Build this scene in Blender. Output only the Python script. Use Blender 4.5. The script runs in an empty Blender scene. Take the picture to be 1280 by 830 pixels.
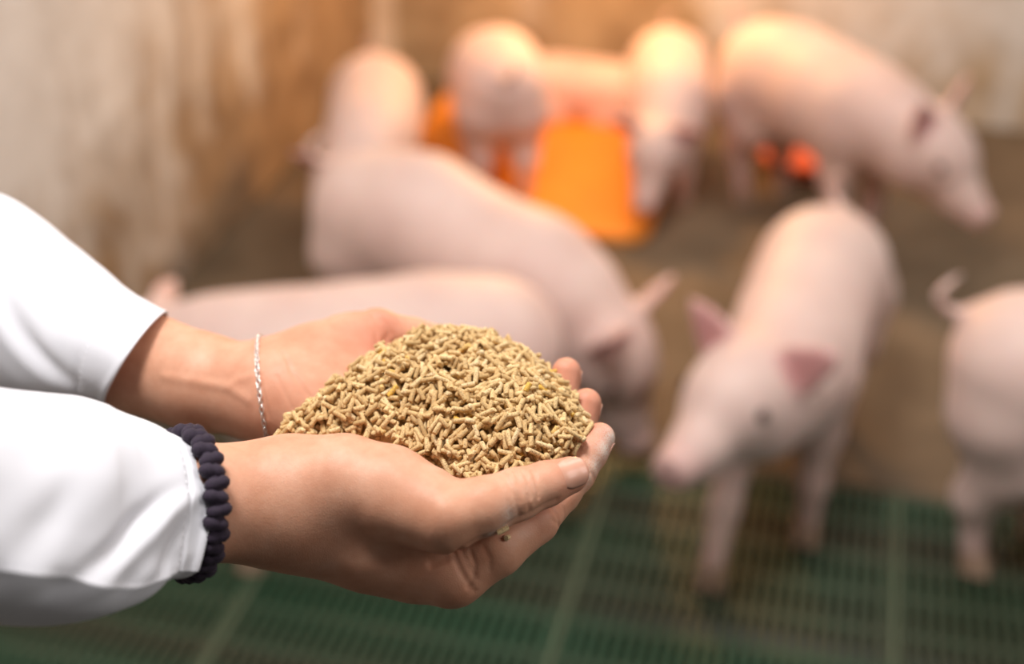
import bpy, bmesh, math, random
import numpy as np
from mathutils import Vector, Matrix

random.seed(7)
np.random.seed(7)
SC = bpy.context.scene
COL = SC.collection

# ------------------------------------------------------------------ camera, world, lights, exposure
F_PX, CAM_H, PITCH = 1778.0, 1.28, math.radians(30.0)
FOCUS = 0.668
cam_d = bpy.data.cameras.new('camera')
cam_d.sensor_width = 36.0
cam_d.lens = F_PX / 1280 * 36.0
cam_d.dof.use_dof = True
cam_d.dof.focus_distance = FOCUS
cam_d.dof.aperture_fstop = 3.3
cam_d.clip_start = 0.02
cam = bpy.data.objects.new('camera', cam_d)
COL.objects.link(cam)
cam.location = (0, 0, CAM_H)
cam.rotation_euler = (math.pi / 2 - PITCH, 0, 0)
SC.camera = cam

world = bpy.data.worlds.new('world')
SC.world = world
world.use_nodes = True
world.node_tree.nodes['Background'].inputs[0].default_value = (1.0, 0.94, 0.88, 1)
world.node_tree.nodes['Background'].inputs[1].default_value = 0.065


def area(name, loc, target, size, power, color):
    d = bpy.data.lights.new(name, 'AREA')
    d.shape = 'RECTANGLE'
    d.size, d.size_y = size
    d.energy, d.color = power, color
    o = bpy.data.objects.new(name, d)
    COL.objects.link(o)
    o.location = loc
    o.rotation_euler = (Vector(target) - Vector(loc)).to_track_quat('-Z', 'Y').to_euler()
    return o


area('window_light', (-0.42, 0.66, 2.60), (-0.02, 0.66, 0.9), (0.50, 0.50), 42, (1.0, 0.98, 0.965))
area('side_fill_light', (1.9, 0.2, 2.2), (-0.7, 2.3, 0.9), (0.9, 1.4), 24, (1.0, 0.96, 0.92))  # unseen fill from the right, added to brighten left wall and piglets; no doorway
area('rear_fill_light', (0.90, 2.05, 2.9), (0.50, 2.6, 0.4), (1.6, 1.0), 31, (1.0, 0.94, 0.87))  # unseen overhead fill, added to brighten the back wall and rear of the pen
heat = bpy.data.lights.new('heat_lamp_light', 'POINT')
heat.energy, heat.color, heat.shadow_soft_size = 25, (1.0, 0.50, 0.16), 0.06
heat_o = bpy.data.objects.new('heat_lamp_light', heat)
COL.objects.link(heat_o)
heat_o.location = (0.22, 3.04, 0.78)

SC.view_settings.view_transform = 'Standard'
SC.view_settings.look = 'None'
SC.view_settings.gamma = 1.0
SC.view_settings.use_curve_mapping = False
SC.view_settings.exposure = 0.0

# ------------------------------------------------------------------ measuring helpers (world metres)
CAM = np.array([0, 0, CAM_H])
U = np.array([1.0, 0, 0])
V = np.array([0, math.sin(PITCH), math.cos(PITCH)])
W = np.array([0, math.cos(PITCH), -math.sin(PITCH)])


def P(px, py, w=0.0):
    """point seen at px,py lying w millimetres beyond the 0.70 m plane"""
    z = 0.70 + w / 1000
    return CAM + z * ((px - 640) / F_PX * U + (415 - py) / F_PX * V + W)


def G(px, py, z=0.0):
    d = (px - 640) / F_PX * U + (415 - py) / F_PX * V + W
    return CAM + d * ((z - CAM_H) / d[2])


def proj(p):
    q = np.asarray(p, float) - CAM
    z = q @ W
    return 640 + F_PX * (q @ U) / z, 415 - F_PX * (q @ V) / z


# ------------------------------------------------------------------ object helpers
def tag(o, label=None, cat=None, group=None, kind=None):
    if label: o['label'] = label
    if cat: o['category'] = cat
    if group: o['group'] = group
    if kind: o['kind'] = kind
    return o


def link(name, me, mat=None, parent=None, smooth=True):
    o = bpy.data.objects.new(name, me)
    COL.objects.link(o)
    if mat is not None and not me.materials:
        me.materials.append(mat)
    if parent is not None:
        o.parent = parent
    if smooth and me.polygons:
        me.polygons.foreach_set('use_smooth', [True] * len(me.polygons))
    return o


def empty(name, loc=(0, 0, 0), rz=0.0):
    o = bpy.data.objects.new(name, None)
    COL.objects.link(o)
    o.location = loc
    o.rotation_euler = (0, 0, rz)
    o.empty_display_size = 0.05
    return o


def mesh_from(name, verts, faces):
    me = bpy.data.meshes.new(name)
    me.from_pydata([tuple(map(float, v)) for v in verts], [], [tuple(map(int, f)) for f in faces])
    me.update()
    return me


def box_mesh(name, x0, x1, y0, y1, z0, z1, bevel=0.0, seg=2):
    bm = bmesh.new()
    bmesh.ops.create_cube(bm, size=1.0)
    for v in bm.verts:
        v.co = Vector(((x0 + x1) / 2 + v.co.x * (x1 - x0), (y0 + y1) / 2 + v.co.y * (y1 - y0), (z0 + z1) / 2 + v.co.z * (z1 - z0)))
    if bevel:
        bmesh.ops.bevel(bm, geom=bm.edges[:], offset=bevel, segments=seg, affect='EDGES', profile=0.5)
    me = bpy.data.meshes.new(name)
    bm.to_mesh(me)
    bm.free()
    return me


# ------------------------------------------------------------------ node material helper
class Mat:
    def __init__(self, name):
        self.m = bpy.data.materials.new(name)
        self.m.use_nodes = True
        self.t = self.m.node_tree
        self.b = self.t.nodes['Principled BSDF']
        self.tc = self.n('ShaderNodeTexCoord')

    def n(self, kind, **kw):
        nd = self.t.nodes.new(kind)
        for k, v in kw.items():
            setattr(nd, k, v)
        return nd

    def l(self, a, b):
        self.t.links.new(a, b)

    def set(self, **kw):
        for k, v in kw.items():
            k = k.replace('_', ' ')
            s = self.b.inputs[k]
            s.default_value = v
        return self

    def mapping(self, scale=(1, 1, 1), src='Object'):
        mp = self.n('ShaderNodeMapping')
        mp.inputs['Scale'].default_value = scale
        self.l(self.tc.outputs[src], mp.inputs['Vector'])
        return mp.outputs[0]

    def noise(self, scale, detail=4, rough=0.55, vec=None, dist=0.0):
        nd = self.n('ShaderNodeTexNoise')
        nd.inputs['Scale'].default_value = scale
        nd.inputs['Detail'].default_value = detail
        nd.inputs['Roughness'].default_value = rough
        nd.inputs['Distortion'].default_value = dist
        self.l(vec if vec is not None else self.tc.outputs['Object'], nd.inputs['Vector'])
        return nd.outputs['Fac']

    def ramp(self, src, stops):
        r = self.n('ShaderNodeValToRGB')
        e = r.color_ramp.elements
        while len(e) < len(stops):
            e.new(0.5)
        for el, (p, c) in zip(e, stops):
            el.position = p
            el.color = (*c, 1) if len(c) == 3 else c
        self.l(src, r.inputs[0])
        return r.outputs[0]

    def mix(self, fac, a, b, mode='MIX'):
        m = self.n('ShaderNodeMix', data_type='RGBA', blend_type=mode)
        for sock, val in ((m.inputs[0], fac), (m.inputs[6], a), (m.inputs[7], b)):
            if hasattr(val, 'is_output'):
                self.l(val, sock)
            elif isinstance(val, (int, float)):
                sock.default_value = val
            else:
                sock.default_value = (*val, 1)
        return m.outputs[2]

    def math(self, op, a, b=0.0, clamp=False):
        m = self.n('ShaderNodeMath', operation=op, use_clamp=clamp)
        for s, v in ((m.inputs[0], a), (m.inputs[1], b)):
            if hasattr(v, 'is_output'):
                self.l(v, s)
            else:
                s.default_value = v
        return m.outputs[0]

    def attr(self, name):
        a = self.n('ShaderNodeAttribute')
        a.attribute_name = name
        return a.outputs['Fac']

    def color(self, c):
        if hasattr(c, 'is_output'):
            self.l(c, self.b.inputs['Base Color'])
        else:
            self.b.inputs['Base Color'].default_value = (*c, 1)
        return self

    def bump(self, h, strength=0.3, dist=0.002):
        b = self.n('ShaderNodeBump')
        b.inputs['Strength'].default_value = strength
        b.inputs['Distance'].default_value = dist
        self.l(h, b.inputs['Height'])
        self.l(b.outputs[0], self.b.inputs['Normal'])
        return self


# ---- human skin
mk = Mat('skin')
mottle = mk.noise(55, 4, 0.6)
base = mk.ramp(mottle, [(0.30, (0.58, 0.268, 0.162)), (0.55, (0.66, 0.335, 0.215)), (0.80, (0.72, 0.405, 0.28))])
red = mk.mix(mk.attr('blush'), base, (0.62, 0.21, 0.14))
dustn = mk.math('MULTIPLY', mk.attr('dust'), mk.ramp(mk.noise(1500, 3, 0.7), [(0.36, (0, 0, 0)), (0.54, (1, 1, 1))]))
skc = mk.mix(mk.math('MULTIPLY', dustn, 0.85), red, (0.80, 0.74, 0.66))
mk.color(skc).set(Roughness=0.47, Subsurface_Weight=0.12, Subsurface_Scale=0.006)
mk.b.inputs['Subsurface Radius'].default_value = (1.0, 0.35, 0.2)
mk.b.inputs['Specular IOR Level'].default_value = 0.28
v1 = mk.n('ShaderNodeTexVoronoi', feature='DISTANCE_TO_EDGE')
v1.inputs['Scale'].default_value = 950
mk.l(mk.tc.outputs['Object'], v1.inputs['Vector'])
hh = mk.math('ADD', mk.math('MULTIPLY', v1.outputs['Distance'], 0.8), mk.math('MULTIPLY', mk.noise(260, 4, 0.7), 0.9))
mk.bump(hh, 0.28, 0.0006)
M_SKIN = mk.m

mk = Mat('nail')
mk.color(mk.ramp(mk.noise(90, 2), [(0.3, (0.62, 0.30, 0.205)), (0.7, (0.70, 0.38, 0.275))]))
mk.set(Roughness=0.33, Subsurface_Weight=0.08, Subsurface_Scale=0.003)
mk.b.inputs['Coat Weight'].default_value = 0.1
M_NAIL = mk.m

# ---- coat cotton (twill drawn along the sleeve's own uv)
mk = Mat('coat_cotton')
uvm = mk.n('ShaderNodeMapping')
mk.l(mk.tc.outputs['UV'], uvm.inputs['Vector'])
wv = mk.n('ShaderNodeTexWave', bands_direction='DIAGONAL')
wv.inputs['Scale'].default_value = 230
wv.inputs['Distortion'].default_value = 0.6
mk.l(uvm.outputs[0], wv.inputs['Vector'])
mk.color(mk.mix(mk.math('MULTIPLY', wv.outputs['Fac'], 0.10), (0.82, 0.81, 0.86), (0.66, 0.645, 0.71)))
mk.set(Roughness=0.85)
mk.b.inputs['Sheen Weight'].default_value = 0.15
mk.bump(mk.math('ADD', mk.math('MULTIPLY', wv.outputs['Fac'], 0.5), mk.noise(420, 3)), 0.16, 0.0005)
M_COAT = mk.m

mk = Mat('thread')
mk.color((0.84, 0.82, 0.85)).set(Roughness=0.8)
M_THREAD = mk.m

mk = Mat('braided_cord')
mk.color(mk.ramp(mk.noise(900, 3, 0.7), [(0.3, (0.010, 0.0045, 0.013)), (0.7, (0.030, 0.014, 0.036))]))
mk.set(Roughness=0.8)
mk.b.inputs['Sheen Weight'].default_value = 0.05
mk.bump(mk.noise(1500, 3), 0.6, 0.0006)
M_CORD = mk.m

mk = Mat('silver')
mk.color((0.83, 0.80, 0.78)).set(Roughness=0.30, Metallic=1.0)
M_SILVER = mk.m

# ---- feed pellets
mk = Mat('feed_pellet')
gi = mk.n('ShaderNodeNewGeometry')
oi = mk.n('ShaderNodeObjectInfo')
rnd = mk.math('FRACT', mk.math('ADD', gi.outputs['Random Per Island'], oi.outputs['Random']))
pc = mk.ramp(rnd, [(0.0, (0.55, 0.350, 0.140)), (0.45, (0.70, 0.465, 0.205)), (0.8, (0.78, 0.550, 0.265)), (0.986, (0.78, 0.58, 0.32)), (0.990, (0.78, 0.45, 0.06)), (1.0, (0.78, 0.45, 0.06))])
gr = mk.noise(1100, 4, 0.7)
pc2 = mk.mix(mk.ramp(gr, [(0.36, (1, 1, 1)), (0.5, (0, 0, 0))]), pc, (0.36, 0.22, 0.10))
pc3 = mk.mix(mk.ramp(gr, [(0.60, (0, 0, 0)), (0.74, (1, 1, 1))]), pc2, (0.80, 0.63, 0.37))
mk.color(pc3).set(Roughness=0.75)
mk.bump(gr, 0.4, 0.0005)
M_PELLET = mk.m

# ---- pig skin
mk = Mat('piglet_skin')
pn = mk.noise(9, 3)
pb = mk.ramp(pn, [(0.3, (0.64, 0.43, 0.375)), (0.7, (0.74, 0.54, 0.475))])
pb = mk.mix(mk.attr('blush'), pb, (0.50, 0.19, 0.185))
pd = mk.ramp(mk.noise(5.5, 5, 0.65, dist=0.6), [(0.60, (0, 0, 0)), (0.75, (1, 1, 1))])
pb = mk.mix(mk.math('MULTIPLY', pd, 0.35), pb, (0.45, 0.32, 0.22))
pb = mk.mix(mk.attr('dark'), pb, (0.16, 0.07, 0.06))
mk.color(pb).set(Roughness=0.55, Subsurface_Weight=0.10, Subsurface_Scale=0.01)
mk.b.inputs['Sheen Weight'].default_value = 0.2
mk.bump(mk.noise(120, 3), 0.2, 0.002)
M_PIG = mk.m
mk = Mat('piglet_eye'); mk.color((0.05, 0.025, 0.02)).set(Roughness=0.12); M_EYE = mk.m
mk = Mat('hoof_horn'); mk.color(mk.ramp(mk.noise(60), [(0.3, (0.36, 0.22, 0.15)), (0.7, (0.52, 0.35, 0.25))])).set(Roughness=0.6); M_HOOF = mk.m

# ---- walls
def wall_mat(name, dirt_lo, dirt_hi, thresh, hgt, grad):
    mk = Mat(name)
    streak = mk.noise(1.0, 6, 0.62, vec=mk.mapping((7.5, 7.5, 2.2)), dist=0.4)
    blot = mk.noise(6.0, 6, 0.65, dist=0.5)
    sep = mk.n('ShaderNodeSeparateXYZ')
    mk.l(mk.tc.outputs['Object'], sep.inputs[0])
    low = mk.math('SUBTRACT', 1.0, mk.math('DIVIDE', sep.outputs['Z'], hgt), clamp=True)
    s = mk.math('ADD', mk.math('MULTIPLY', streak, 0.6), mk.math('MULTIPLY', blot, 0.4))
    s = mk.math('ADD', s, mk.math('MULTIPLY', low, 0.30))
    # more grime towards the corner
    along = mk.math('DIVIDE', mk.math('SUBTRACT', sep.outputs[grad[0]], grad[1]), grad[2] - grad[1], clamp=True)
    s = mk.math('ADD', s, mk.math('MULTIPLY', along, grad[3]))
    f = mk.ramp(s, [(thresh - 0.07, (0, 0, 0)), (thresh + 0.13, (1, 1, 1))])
    white = mk.ramp(mk.noise(14, 4), [(0.3, (0.60, 0.57, 0.53)), (0.7, (0.74, 0.72, 0.69))])
    dirt = mk.ramp(mk.noise(11, 5), [(0.3, dirt_lo), (0.7, dirt_hi)])
    mk.color(mk.mix(f, white, dirt)).set(Roughness=0.9)
    mk.bump(mk.math('ADD', mk.noise(40, 5), f), 0.25, 0.01)
    return mk.m


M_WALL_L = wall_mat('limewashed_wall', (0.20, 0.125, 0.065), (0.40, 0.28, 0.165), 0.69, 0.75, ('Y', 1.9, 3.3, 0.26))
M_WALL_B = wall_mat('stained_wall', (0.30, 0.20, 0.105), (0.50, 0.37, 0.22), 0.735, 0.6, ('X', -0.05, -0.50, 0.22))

mk = Mat('dirty_concrete')
a = mk.noise(5, 6, 0.6, dist=0.3)
mk.color(mk.ramp(a, [(0.3, (0.085, 0.056, 0.031)), (0.5, (0.135, 0.092, 0.053)), (0.7, (0.19, 0.13, 0.078))])).set(Roughness=0.7)
mk.bump(mk.noise(35, 5), 0.4, 0.008)
M_CONC = mk.m
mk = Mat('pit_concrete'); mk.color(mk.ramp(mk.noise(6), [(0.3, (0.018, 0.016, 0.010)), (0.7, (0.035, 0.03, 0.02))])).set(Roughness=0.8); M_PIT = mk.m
mk = Mat('green_plastic')
dn = mk.noise(7, 5, 0.6)
mk.color(mk.mix(mk.ramp(dn, [(0.38, (0, 0, 0)), (0.62, (1, 1, 1))]), (0.022, 0.064, 0.031), (0.045, 0.044, 0.024))).set(Roughness=0.5)
M_GREEN = mk.m
mk = Mat('joint_strip'); mk.color((0.11, 0.13, 0.075)).set(Roughness=0.6); M_JOINT = mk.m
mk = Mat('orange_plastic'); mk.color(mk.ramp(mk.noise(5, 4), [(0.3, (0.72, 0.22, 0.012)), (0.7, (0.80, 0.28, 0.02))])).set(Roughness=0.5); M_ORANGE = mk.m
mk = Mat('red_orange_plastic'); mk.color((0.70, 0.12, 0.04)).set(Roughness=0.5); M_RED = mk.m
mk = Mat('corner_render'); mk.color(mk.ramp(mk.noise(12, 5), [(0.3, (0.42, 0.33, 0.24)), (0.7, (0.60, 0.50, 0.40))])).set(Roughness=0.9); M_CORNER = mk.m

# ------------------------------------------------------------------ the setting (room turned 14 degrees to the right)
YAW = math.radians(14.0)
EF = np.array([math.sin(YAW), math.cos(YAW), 0])     # along the left wall, away from the camera
ER = np.array([math.cos(YAW), -math.sin(YAW), 0])    # along the back wall, to the right
gb = G(1250, 160)
gl = G(400, 170)
BACK = float(gb @ EF)       # room coordinates: (r, f)
LEFT = float(gl @ ER)


def room(r, f, z=0.0):
    return ER * r + EF * f + np.array([0, 0, z])


def to_room(p):
    return float(np.asarray(p) @ ER), float(np.asarray(p) @ EF)


EDGE = to_room(G(980, 592))[1]       # front edge of the solid floor


def structure(name, me, mat, parent=None, smooth=False):
    o = link(name, me, mat, parent, smooth)
    o.rotation_euler = (0, 0, -YAW) if parent is None else (0, 0, 0)
    tag(o, kind='structure')
    return o


def rough_plane(name, origin, ax, ay, nx, ny, thick, amp, seed):
    """uneven slab, front face displaced"""
    rng = np.random.RandomState(seed)
    origin, ax, ay = map(np.array, (origin, ax, ay))
    nrm = np.cross(ax, ay)
    nrm = nrm / np.linalg.norm(nrm)
    ph = rng.rand(10, 3)
    vs, fs = [], []
    for j in range(ny + 1):
        for i in range(nx + 1):
            s, t = i / nx, j / ny
            h = sum(math.sin((3 + 14 * a) * s * 2 + (2 + 9 * b) * t * 2 + 6.3 * c) for a, b, c in ph) / 5 * amp
            vs.append(origin + ax * s + ay * t + nrm * h)
    n0 = len(vs)
    for j in range(ny):
        for i in range(nx):
            q = j * (nx + 1) + i
            fs.append((q, q + 1, q + nx + 2, q + nx + 1))
    for s, t in ((0, 0), (1, 0), (1, 1), (0, 1)):
        vs.append(origin + ax * s + ay * t - nrm * thick)
    c = [0, nx, (nx + 1) * (ny + 1) - 1, (nx + 1) * ny]
    fs.append((n0 + 3, n0 + 2, n0 + 1, n0))
    for k in range(4):
        k2 = (k + 1) % 4
        fs.append((c[k2], c[k], n0 + k, n0 + k2))
    return mesh_from(name, vs, fs)


RIGHT = LEFT + 3.4
structure('wall_back', rough_plane('wall_back', (LEFT - 0.2, BACK, 0), (RIGHT - LEFT + 0.2, 0, 0), (0, 0, 2.2), 60, 40, 0.15, 0.006, 1), M_WALL_B, smooth=True)
structure('wall_left', rough_plane('wall_left', (LEFT, -0.6, -0.35), (0, BACK + 0.6, 0), (0, 0, 2.55), 70, 40, 0.15, 0.006, 2), M_WALL_L, smooth=True)
structure('floor', rough_plane('floor', (LEFT, EDGE, 0), (RIGHT - LEFT, 0, 0), (0, BACK - EDGE, 0), 60, 40, 0.30, 0.004, 3), M_CONC, smooth=True)
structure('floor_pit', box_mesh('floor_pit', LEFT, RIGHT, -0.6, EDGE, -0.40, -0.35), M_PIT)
# pale rendered strip filling the corner
bm = bmesh.new()
prof = []
for k in range(7):
    t = k / 6 * math.pi / 2
    prof.append((LEFT + 0.045 - 0.04 * math.sin(t), BACK - 0.045 + 0.04 * math.cos(t) - 0.0))
prof = [(LEFT + 0.006, BACK - 0.05), (LEFT + 0.02, BACK - 0.030), (LEFT + 0.03, BACK - 0.02), (LEFT + 0.05, BACK - 0.006), (LEFT - 0.01, BACK + 0.01)]
rows = []
for z in np.linspace(0, 2.2, 12):
    rows.append([bm.verts.new((x + random.uniform(-.003, .003), y + random.uniform(-.003, .003), z)) for x, y in prof])
for a, b in zip(rows, rows[1:]):
    for k in range(len(prof)):
        k2 = (k + 1) % len(prof)
        bm.faces.new((a[k], a[k2], b[k2], b[k]))
bm.faces.new(rows[0]); bm.faces.new(rows[-1])
bmesh.ops.recalc_face_normals(bm, faces=bm.faces[:])
me = bpy.data.meshes.new('trim_1'); bm.to_mesh(me); bm.free()
structure('trim_1', me, M_CORNER)

# ---- green plastic slat panels lying over the pit
PW = to_room(G(1122, 700))[0] - to_room(G(728, 700))[0]
R0 = to_room(G(1122, 700))[0]
PL, PITCHB, NR = 1.24, 0.0165, 16
panel_words = {-3: 'leftmost green slatted floor panel, along the wall below the near coat sleeve',
               -2: 'green slatted floor panel straight below the cupped hands',
               -1: 'green slatted floor panel under the forefeet of the piglet walking to the camera',
               0: 'green slatted floor panel under the piglet cut by the right edge',
               1: 'green slatted floor panel farthest right, beyond the piglet at the edge'}
structure('trim_2', box_mesh('trim_2', LEFT, R0 - 3 * PW - 0.004, EDGE - 1.25, EDGE, -0.30, -0.002, 0.004, 1), M_CONC)
nb = int((PW - 0.012) / PITCHB)
slat_me = box_mesh('slat', -0.0052, 0.0052, 0.008, PL - 0.008, -0.028, 0.0, 0.0015, 1)
rib_me = box_mesh('cross_rib', 0.004, PW - 0.006, -0.007, 0.007, -0.030, -0.0012, 0.002, 1)
rail_me = box_mesh('side_rail', -0.003, 0.004, 0.0, PL, -0.035, 0.001, 0.0015, 1)
for me_ in (slat_me, rib_me, rail_me):
    me_.materials.append(M_GREEN)
strip_me = box_mesh('joint_strip', -0.0035, 0.0035, 0.0, PL, -0.02, 0.0025, 0.001, 1)
strip_me.materials.append(M_JOINT)
for c in range(-3, 2):
    r = R0 + c * PW
    root = empty('slatted_panel', room(r, EDGE - PL - 0.004, -0.004), -YAW)
    tag(root, panel_words[c], 'floor panel', 'green slatted floor panels')
    for k in range(nb):
        o = link('slat', slat_me, None, root, False)
        o.location.x = 0.012 + (k + 0.5) * (PW - 0.02) / nb
    for k in range(NR + 1):
        o = link('cross_rib', rib_me, None, root, False)
        o.location.y = 0.01 + k * (PL - 0.02) / NR
    o = link('joint_strip', strip_me, None, root, False)
    o.location.x = -0.001
    o = link('side_rail', rail_me, None, root, False); o.location.x = 0.007
    o = link('side_rail', rail_me, None, root, False); o.location.x = PW - 0.010


# ------------------------------------------------------------------ distance fields and their meshes
def cone(p, a, b, ra, rb):
    a = np.asarray(a, np.float32); b = np.asarray(b, np.float32)
    ab = b - a
    t = np.clip(((p - a) @ ab) / max(float(ab @ ab), 1e-12), 0, 1)
    q = p - a - t[:, None] * ab
    return np.sqrt(np.einsum('ij,ij->i', q, q)) - (ra + t * (rb - ra))


def ellipsoid(p, c, axes, radii):
    """axes: 3 rows orthonormal"""
    q = (p - np.asarray(c, np.float32)) @ np.asarray(axes, np.float32).T
    r = np.asarray(radii, np.float32)
    k0 = np.sqrt(((q / r) ** 2).sum(1)) + 1e-9
    k1 = np.sqrt(((q / (r * r)) ** 2).sum(1)) + 1e-9
    return k0 * (k0 - 1.0) / k1


def smin(a, b, k):
    h = np.maximum(k - np.abs(a - b), 0) / k
    return np.minimum(a, b) - h * h * k * 0.25


def chain(p, pts, k):
    d = None
    for (a, ra), (b, rb) in zip(pts, pts[1:]):
        c = cone(p, a, b, ra, rb)
        d = c if d is None else smin(d, c, k)
    return d


def seg_dist(p, pts):
    d = None
    for a, b in zip(pts, pts[1:]):
        c = cone(p, a, b, 0, 0)
        d = c if d is None else np.minimum(d, c)
    return d


def surface_nets(f, lo, hi, h, B=6):
    lo = np.asarray(lo, float); hi = np.asarray(hi, float)
    nb_ = np.ceil((hi - lo) / (h * B)).astype(int)
    n = nb_ * B
    bc = np.stack(np.meshgrid(*[np.arange(k) for k in nb_], indexing='ij'), -1).reshape(-1, 3)
    cen = lo + (bc * B + (B - 1) / 2) * h
    dc = f(cen.astype(np.float32))
    act = np.abs(dc) < h * B * 0.5 * 1.74 * 1.5 + h
    D = np.where(dc < 0, -1.0, 1.0).astype(np.float32).reshape(nb_)
    D = np.repeat(np.repeat(np.repeat(D, B, 0), B, 1), B, 2)
    ab = bc[act]
    off = np.stack(np.meshgrid(*[np.arange(B)] * 3, indexing='ij'), -1).reshape(-1, 3)
    for s in range(0, len(ab), 400):
        ii = (ab[s:s + 400, None, :] * B + off[None]).reshape(-1, 3)
        D[ii[:, 0], ii[:, 1], ii[:, 2]] = f((lo + ii * h).astype(np.float32))
    S = D < 0
    cnt = np.zeros(np.array(S.shape) - 1, np.int8)
    for dx in (0, 1):
        for dy in (0, 1):
            for dz in (0, 1):
                cnt += S[dx:S.shape[0] - 1 + dx, dy:S.shape[1] - 1 + dy, dz:S.shape[2] - 1 + dz]
    cells = np.argwhere((cnt > 0) & (cnt < 8))
    idx = -np.ones(cnt.shape, np.int32)
    idx[cells[:, 0], cells[:, 1], cells[:, 2]] = np.arange(len(cells))
    acc = np.zeros((len(cells), 3)); num = np.zeros(len(cells))
    corners = [(a, b, c) for a in (0, 1) for b in (0, 1) for c in (0, 1)]
    val = {c: D[cells[:, 0] + c[0], cells[:, 1] + c[1], cells[:, 2] + c[2]] for c in corners}
    for c in corners:
        for ax in range(3):
            if c[ax] == 0:
                c2 = list(c); c2[ax] = 1; c2 = tuple(c2)
                va, vb = val[c], val[c2]
                m = (va < 0) != (vb < 0)
                t = np.where(m, va / np.where(m, va - vb, 1), 0)
                q = np.tile(np.array(c, float), (len(cells), 1))
                q[:, ax] = t
                acc += np.where(m[:, None], q, 0); num += m
    V_ = lo + (cells + acc / num[:, None]) * h
    faces = []
    for ax in range(3):
        b, c = (ax + 1) % 3, (ax + 2) % 3
        sl0 = [slice(None)] * 3; sl1 = [slice(None)] * 3
        sl0[ax] = slice(0, -1); sl1[ax] = slice(1, None)
        e = np.argwhere(S[tuple(sl0)] != S[tuple(sl1)])
        e = e[(e[:, b] > 0) & (e[:, c] > 0) & (e[:, b] < cnt.shape[b]) & (e[:, c] < cnt.shape[c])]
        def at(db, dc_):
            k = e.copy(); k[:, b] += db; k[:, c] += dc_
            return idx[k[:, 0], k[:, 1], k[:, 2]]
        q = np.stack([at(-1, -1), at(0, -1), at(0, 0), at(-1, 0)], 1)
        inside = S[e[:, 0], e[:, 1], e[:, 2]]
        q[~inside] = q[~inside][:, ::-1]
        faces.append(q[(q >= 0).all(1)])
    faces = np.concatenate(faces)
    # relax a little, then slide the points back onto the surface
    return V_, faces


def nets_mesh(name, f, lo, hi, h, snap=2):
    vs, fs = surface_nets(f, lo, hi, h)
    e = h * 0.4
    for _ in range(snap):
        p = vs.astype(np.float32)
        d = f(p)
        g = np.stack([f(p + np.array(o_, np.float32) * e) - f(p - np.array(o_, np.float32) * e) for o_ in ((1, 0, 0), (0, 1, 0), (0, 0, 1))], 1)
        gl_ = np.maximum((g * g).sum(1), 1e-10)
        stp = np.clip(d * 2 * e / gl_, -h, h)[:, None] * g
        vs = vs - np.clip(stp, -h * .5, h * .5)
    me = bpy.data.meshes.new(name)
    me.vertices.add(len(vs))
    me.vertices.foreach_set('co', vs.astype(np.float32).ravel())
    me.loops.add(fs.size)
    me.loops.foreach_set('vertex_index', fs.astype(np.int32).ravel())
    me.polygons.add(len(fs))
    me.polygons.foreach_set('loop_start', np.arange(0, fs.size, 4, dtype=np.int32))
    me.update(calc_edges=True)
    me.validate()
    return me, vs


def set_attr(me, name, values):
    a = me.attributes.new(name, 'FLOAT', 'POINT')
    a.data.foreach_set('value', np.clip(values, 0, 1).astype(np.float32))


# ------------------------------------------------------------------ the hands
MM = 0.001


def pts(*rows):
    return [(P(x, y, w), r * MM) for x, y, w, r in rows]


class Arm:
    """distance field of a forearm with its hand: palm group, five digits, creases"""
    def __init__(self, palm, digits, creases=(), ridges=(), kp=13, kf=4.5):
        self.palm, self.digits, self.creases, self.ridges = palm, digits, creases, ridges
        self.kp, self.kf = kp * MM, kf * MM

    def __call__(self, p):
        d = None
        for c in self.palm:
            x = chain(p, c, 6 * MM)
            d = x if d is None else smin(d, x, self.kp)
        out = d
        for dg in self.digits:
            x = smin(d, chain(p, dg, 2.5 * MM), self.kf)
            out = smin(out, x, 1.2 * MM)
        for line, depth, width in self.creases:
            q = seg_dist(p, line)
            out = out + depth * MM * np.exp(-(q / (width * MM)) ** 2)
        for line, hgt, width in self.ridges:
            q = seg_dist(p, line)
            out = out - hgt * MM * np.exp(-(q / (width * MM)) ** 2)
        return out


def knuckle(line, taper=None):
    return line


def surf_line(arm, rows, n=4):
    """poly-line laid on an arm's surface by marching along the camera ray"""
    out = []
    for x, y in rows:
        d = P(x, y, 0) - CAM
        d /= np.linalg.norm(d)
        t = 0.45
        for _ in range(60):
            s = float(arm((CAM + d * t)[None].astype(np.float32))[0])
            t += s * 0.8
            if abs(s) < 1e-4:
                break
        out.append(CAM + d * t)
    return out


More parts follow.
